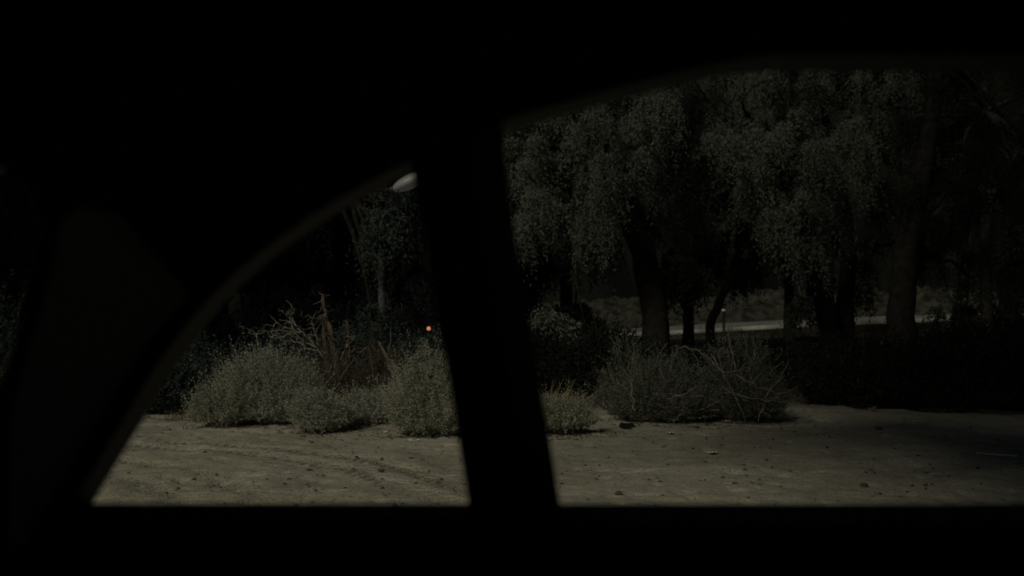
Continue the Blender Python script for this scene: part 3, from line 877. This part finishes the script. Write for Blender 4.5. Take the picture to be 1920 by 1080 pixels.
# pale stick at the right edge
tb = Tubes()
a = ground_pt(1831, 862); b_ = ground_pt(1908, 872); c_ = ground_pt(1868, 870)
tb.add([Vector(a) + Vector((0, 0, 0.03)), Vector(c_) + Vector((0, 0, 0.025)), Vector(b_) + Vector((0, 0, 0.03))], [0.004, 0.007, 0.006], 6)
o = link('stick', tb.mesh('stick'), M_PAPER); tag(o, 'thin pale curved stick on the dark sand near the right edge', 'stick')

# ------------------------------------------------------------------ far small things
# street lamp with a pale pole
YL = 20.5
pb = at(717, 600, YL)
lamp = empty('street_lamp', (pb.x, YL, gz(pb.x, YL))); tag(lamp, 'pale street lamp post with a faintly glowing head beside the pillar top', 'street lamp')
LB = np.array(lamp.location)
tb = Tubes(); tb.add([(0, 0, -0.1), (0, 0, 0.6), np.array(at(716, 500, YL)) - LB, np.array(at(717, 430, YL)) - LB, np.array(at(720, 372, YL)) - LB], [0.09, 0.08, 0.07, 0.06, 0.05], 12)
link('pole', tb.mesh('pole'), M_POLE, lamp, smooth=True)
tb = Tubes(); tb.add([np.array(at(720, 374, YL)) - LB, np.array(at(727, 360, YL)) - LB, np.array(at(742, 350, YL)) - LB], [0.05, 0.045, 0.045], 8)
link('arm', tb.mesh('arm'), M_POLE, lamp, smooth=True)
bm = bmesh.new(); bmesh.ops.create_uvsphere(bm, u_segments=20, v_segments=12, radius=1)
for v in bm.verts: v.co = Vector((v.co.x * 0.36, v.co.y * 0.24, v.co.z * (0.16 if v.co.z > 0 else 0.12)))
h = link('lamp_head', bm_mesh('lamp_head', bm), M_LAMP, lamp, smooth=True); h.location = Vector(np.array(at(770, 342, YL)) - LB); h.rotation_euler = (0, -0.42, 0)

# small orange light on a post
YO = 19.5
po = at(804, 616, YO)
mk = empty('marker_light', (po.x, YO, gz(po.x, YO))); tag(mk, 'small glowing orange marker light in the dark left of the pillar', 'marker light')
zt = po.z - mk.location.z
tb = Tubes(); tb.add([(0, 0, -0.1), (0, 0, zt - 0.05)], [0.03, 0.03], 8); link('post', tb.mesh('post'), M_RUBBER, mk)
bm = bmesh.new(); bmesh.ops.create_cone(bm, cap_ends=True, segments=16, radius1=0.036, radius2=0.03, depth=0.05)
bmesh.ops.rotate(bm, verts=bm.verts, cent=(0, 0, 0), matrix=Matrix.Rotation(math.pi / 2, 3, 'X'))
l_ = link('lens', bm_mesh('lens', bm), M_AMBER, mk); l_.location = (0, -0.03, zt)
bm = bmesh.new(); bmesh.ops.create_cone(bm, cap_ends=True, segments=16, radius1=0.05, radius2=0.05, depth=0.05)
bmesh.ops.rotate(bm, verts=bm.verts, cent=(0, 0, 0), matrix=Matrix.Rotation(math.pi / 2, 3, 'X'))
l_ = link('housing', bm_mesh('housing', bm), M_RUBBER, mk); l_.location = (0, 0.02, zt)

# banded road marker post
YP = 48.0
pp = at(1357, 600, YP)
rp = empty('marker_post', (pp.x, YP, gz(pp.x, YP))); tag(rp, 'thin dark road marker post with pale bands in front of the far road', 'marker post')
tb = Tubes(); ztop = at(1357, 549, YP).z - rp.location.z
tb.add([(0, 0, -0.1), (0, 0, ztop)], [0.06, 0.06], 8); link('post', tb.mesh('post'), M_RUBBER, rp)
for y0, y1 in ((553, 562), (566, 568), (580, 583)):
    z0 = at(1357, y1, YP).z - rp.location.z; z1 = at(1357, y0, YP).z - rp.location.z
    tb = Tubes(); tb.add([(0, 0, z0), (0, 0, z1)], [0.085, 0.085], 10); link('band', tb.mesh('band'), M_PAPER, rp)

# ------------------------------------------------------------------ the car the picture is taken from
car = empty('car', (0.2, 0.4, 0)); tag(car, 'dark car interior with pillars and roof framing the open side windows', 'car')
CO = Vector(car.location)
YI, YO_ = 1.14, 1.24


def slab(name, pts, y0, y1, m, parent=car, bevel=0.010):
    """flat panel with an outline in the XZ plane, thick from y0 to y1, with rounded edges"""
    bm = bmesh.new()
    a = [bm.verts.new((x - CO.x, y0 - CO.y, z)) for x, z in pts]
    f = bm.faces.new(a)
    r = bmesh.ops.extrude_face_region(bm, geom=[f])
    vs = [e for e in r['geom'] if isinstance(e, bmesh.types.BMVert)]
    bmesh.ops.translate(bm, verts=vs, vec=(0, y1 - y0, 0))
    if bevel:
        ed = [e for e in bm.edges if abs((e.verts[0].co - e.verts[1].co).y) < 1e-6]
        bmesh.ops.bevel(bm, geom=ed, offset=bevel, segments=3, affect='EDGES', clamp_overlap=True)
    bmesh.ops.recalc_face_normals(bm, faces=bm.faces[:])
    return link(name, bm_mesh(name, bm), m, parent)


def box(name, lo, hi, m, parent=car, bevel=0.012):
    bm = bmesh.new(); bmesh.ops.create_cube(bm, size=1)
    for v in bm.verts: v.co = Vector([lo[i] + (v.co[i] + .5) * (hi[i] - lo[i]) - CO[i] for i in range(3)])
    if bevel: bmesh.ops.bevel(bm, geom=bm.edges[:], offset=bevel, segments=2, affect='EDGES')
    return link(name, bm_mesh(name, bm), m, parent)


def xz(pts, Y): return [(at(a, b, Y).x, at(a, b, Y).z) for a, b in pts]


CURVE = [(2900, 137), (1800, 137), (1520, 137), (1400, 139), (1320, 152), (1200, 180), (1070, 215), (945, 252), (860, 285), (770, 327), (690, 370), (600, 423), (520, 481), (450, 543), (385, 616), (330, 693), (280, 776), (230, 858), (180, 941), (140, 1010)]
cut = 13
rail_pts = xz(smooth_line(CURVE[:cut + 1], 4), YO_)
z_top = 1.52
rail_pts += [(at(120, 400, YO_).x, at(120, 330, YO_).z), (-1.35, at(120, 326, YO_).z), (-1.35, z_top), (rail_pts[0][0], z_top)]
slab('roof_rail', rail_pts, YI, YO_, M_VINYL)
cp = xz(smooth_line(CURVE[cut - 2:], 4), YO_ - 0.003)
cp += xz([(-40, 1010), (-40, 800), (-15, 740), (10, 680), (38, 580), (62, 480), (74, 410), (64, 375), (40, 348), (0, 325), (0, 250), (200, 200), (420, 330)], YI + 0.003)
slab('rear_pillar', cp, YI + 0.003, YO_ - 0.003, M_VINYL)
tp = xz(smooth_line([(a - 95, b + 10) for a, b in CURVE[cut:]], 4), YI)
tp += xz([(20, 1020), (20, 800), (45, 700), (80, 590), (104, 490), (116, 420), (150, 390), (220, 400)], YI)
slab('pillar_trim', tp, YI - 0.012, YI + 0.02, M_TRIM)
# middle pillar: trim, and the door frame edge standing outside it
LEFT = [(762, 250), (768, 290), (776, 335), (788, 400), (800, 465), (814, 545), (826, 622), (838, 690), (849, 752), (861, 835), (872, 905), (880, 960), (884, 1010)]
RIGHT = [(938, 200), (942, 250), (947, 300), (956, 380), (966, 450), (980, 535), (992, 600), (1004, 665), (1017, 740), (1031, 822), (1044, 905), (1053, 960), (1060, 1010)]
MID = [(a[0] * 0.36 + b[0] * 0.64 , (a[1] + b[1]) / 2) for a, b in zip(LEFT, RIGHT)]
slab('middle_pillar', xz(smooth_line(LEFT, 3), YI + 0.012) + xz(smooth_line(MID, 3), YI + 0.012)[::-1], YI + 0.002, YI + 0.07, M_VINYL, bevel=0.014)
MID2 = [(a[0] * 0.42 + b[0] * 0.58, (a[1] + b[1]) / 2) for a, b in zip(LEFT, RIGHT)]
slab('door_frame', xz(smooth_line(MID2, 3), YI + 0.03) + xz(smooth_line(RIGHT, 3), YI + 0.03)[::-1], YI + 0.022, YO_ - 0.006, M_PAINT, bevel=0.012)
zs = at(960, 941, YO_ + 0.0).z
# door and rear side panels under the windows
xd = at(1060, 941, YO_).x - 0.05
front_door = slab('front_door', [(xd, zs), (1.5, zs), (1.5, 0.34), (xd - 0.02, 0.34)], YI - 0.03, YO_ + 0.0, M_VINYL, bevel=0.012)
slab('rear_side_panel', [(-1.6, zs + 0.001), (xd + 0.03, zs + 0.001), (xd + 0.03, 0.34), (-1.6, 0.34)], YI + 0.0, YO_ - 0.004, M_VINYL, bevel=0.012)
box('armrest', (0.15, YI - 0.10, 0.70), (0.75, YI - 0.031, 0.76), M_VINYL, front_door, 0.02)
# roof, floor, ends, far side
box('roof', (-1.5, -0.52, 1.505), (1.5, YO_ - 0.01, 1.55), M_CLOTH, bevel=0.015)
box('floor', (-1.6, -0.5, 0.28), (1.6, YO_ - 0.02, 0.335), M_CARPET)
box('tail_panel', (-1.66, -0.5, 0.34), (-1.58, YO_ - 0.012, 0.96), M_PAINT)
rear_win = slab('rear_window', [(-1.59, 0.955), (-1.585, 0.955), (-1.455, 1.51), (-1.46, 1.51)], -0.48, YO_ - 0.03, M_TINT, bevel=0)
box('right_side_panel', (-1.6, -0.52, 0.34), (1.6, -0.45, 0.95), M_VINYL)
box('right_roof_rail', (-1.5, -0.515, 1.40), (1.5, -0.455, 1.503), M_VINYL)
for x0, x1 in ((-1.5, -1.2), (-0.25, -0.13), (1.2, 1.5)):
    box('right_pillar', (x0, -0.51, 0.951), (x1, -0.46, 1.399), M_VINYL)
for x0, x1 in ((-1.2, -0.25), (-0.13, 1.2)):
    box('right_window', (x0 - 0.003, -0.487, 0.952), (x1 + 0.003, -0.483, 1.398), M_TINT, bevel=0)
box('dashboard', (1.45, -0.44, 0.34), (1.75, YI - 0.04, 0.98), M_VINYL)
slab('windscreen', [(1.75, 0.97), (1.755, 0.97), (1.46, 1.51), (1.455, 1.51)], -0.45, YI, M_TINT, bevel=0)
# small rear side window pane
slab('rear_side_window', xz([(70, 430), (50, 520), (20, 640), (-20, 760), (-300, 760), (-300, 322), (0, 322), (60, 360)], YI + 0.05), YI + 0.048, YI + 0.052, M_GLASS, bevel=0)
box('rear_corner', (-1.6, YI + 0.006, 0.94), (-1.12, YO_ - 0.008, 1.45), M_VINYL)
# weather strip along the curved window edge
tb = Tubes()
sl = smooth_line(CURVE[8:], 4)
tb.add([Vector(at(a, b, YO_ + 0.004)) + Vector((-0.006, 0, 0.006)) - CO for a, b in sl], 0.006, 6)
link('weather_strip', tb.mesh('weather_strip'), M_RUBBER, car, smooth=True)
# wheels
def wheel(x, y):
    bm = bmesh.new()
    prof = [(0.19, -0.09), (0.27, -0.1), (0.31, -0.085), (0.32, -0.04), (0.32, 0.04), (0.31, 0.085), (0.27, 0.1), (0.19, 0.09)]
    rings = []
    for k in range(24):
        a = 2 * math.pi * k / 24
        rings.append([bm.verts.new((r * math.cos(a), yy, r * math.sin(a))) for r, yy in prof])
    for k in range(24):
        A, B = rings[k], rings[(k + 1) % 24]
        for j in range(len(prof) - 1): bm.faces.new((A[j], B[j], B[j + 1], A[j + 1]))
    e = link('wheel', bm_mesh('wheel', bm), M_RUBBER, car, smooth=True); e.location = (x - CO.x, y - CO.y, 0.32)
    bm = bmesh.new(); bmesh.ops.create_cone(bm, cap_ends=True, segments=24, radius1=0.192, radius2=0.192, depth=0.12)
    bmesh.ops.rotate(bm, verts=bm.verts, cent=(0, 0, 0), matrix=Matrix.Rotation(math.pi / 2, 3, 'X'))
    link('rim', bm_mesh('rim', bm), M_STEEL, e)


for x in (-1.15, 1.35):
    wheel(x, 1.12); wheel(x, -0.40)
    box('axle', (x - 0.04, -0.35, 0.285), (x + 0.04, 1.05, 0.345), M_STEEL)
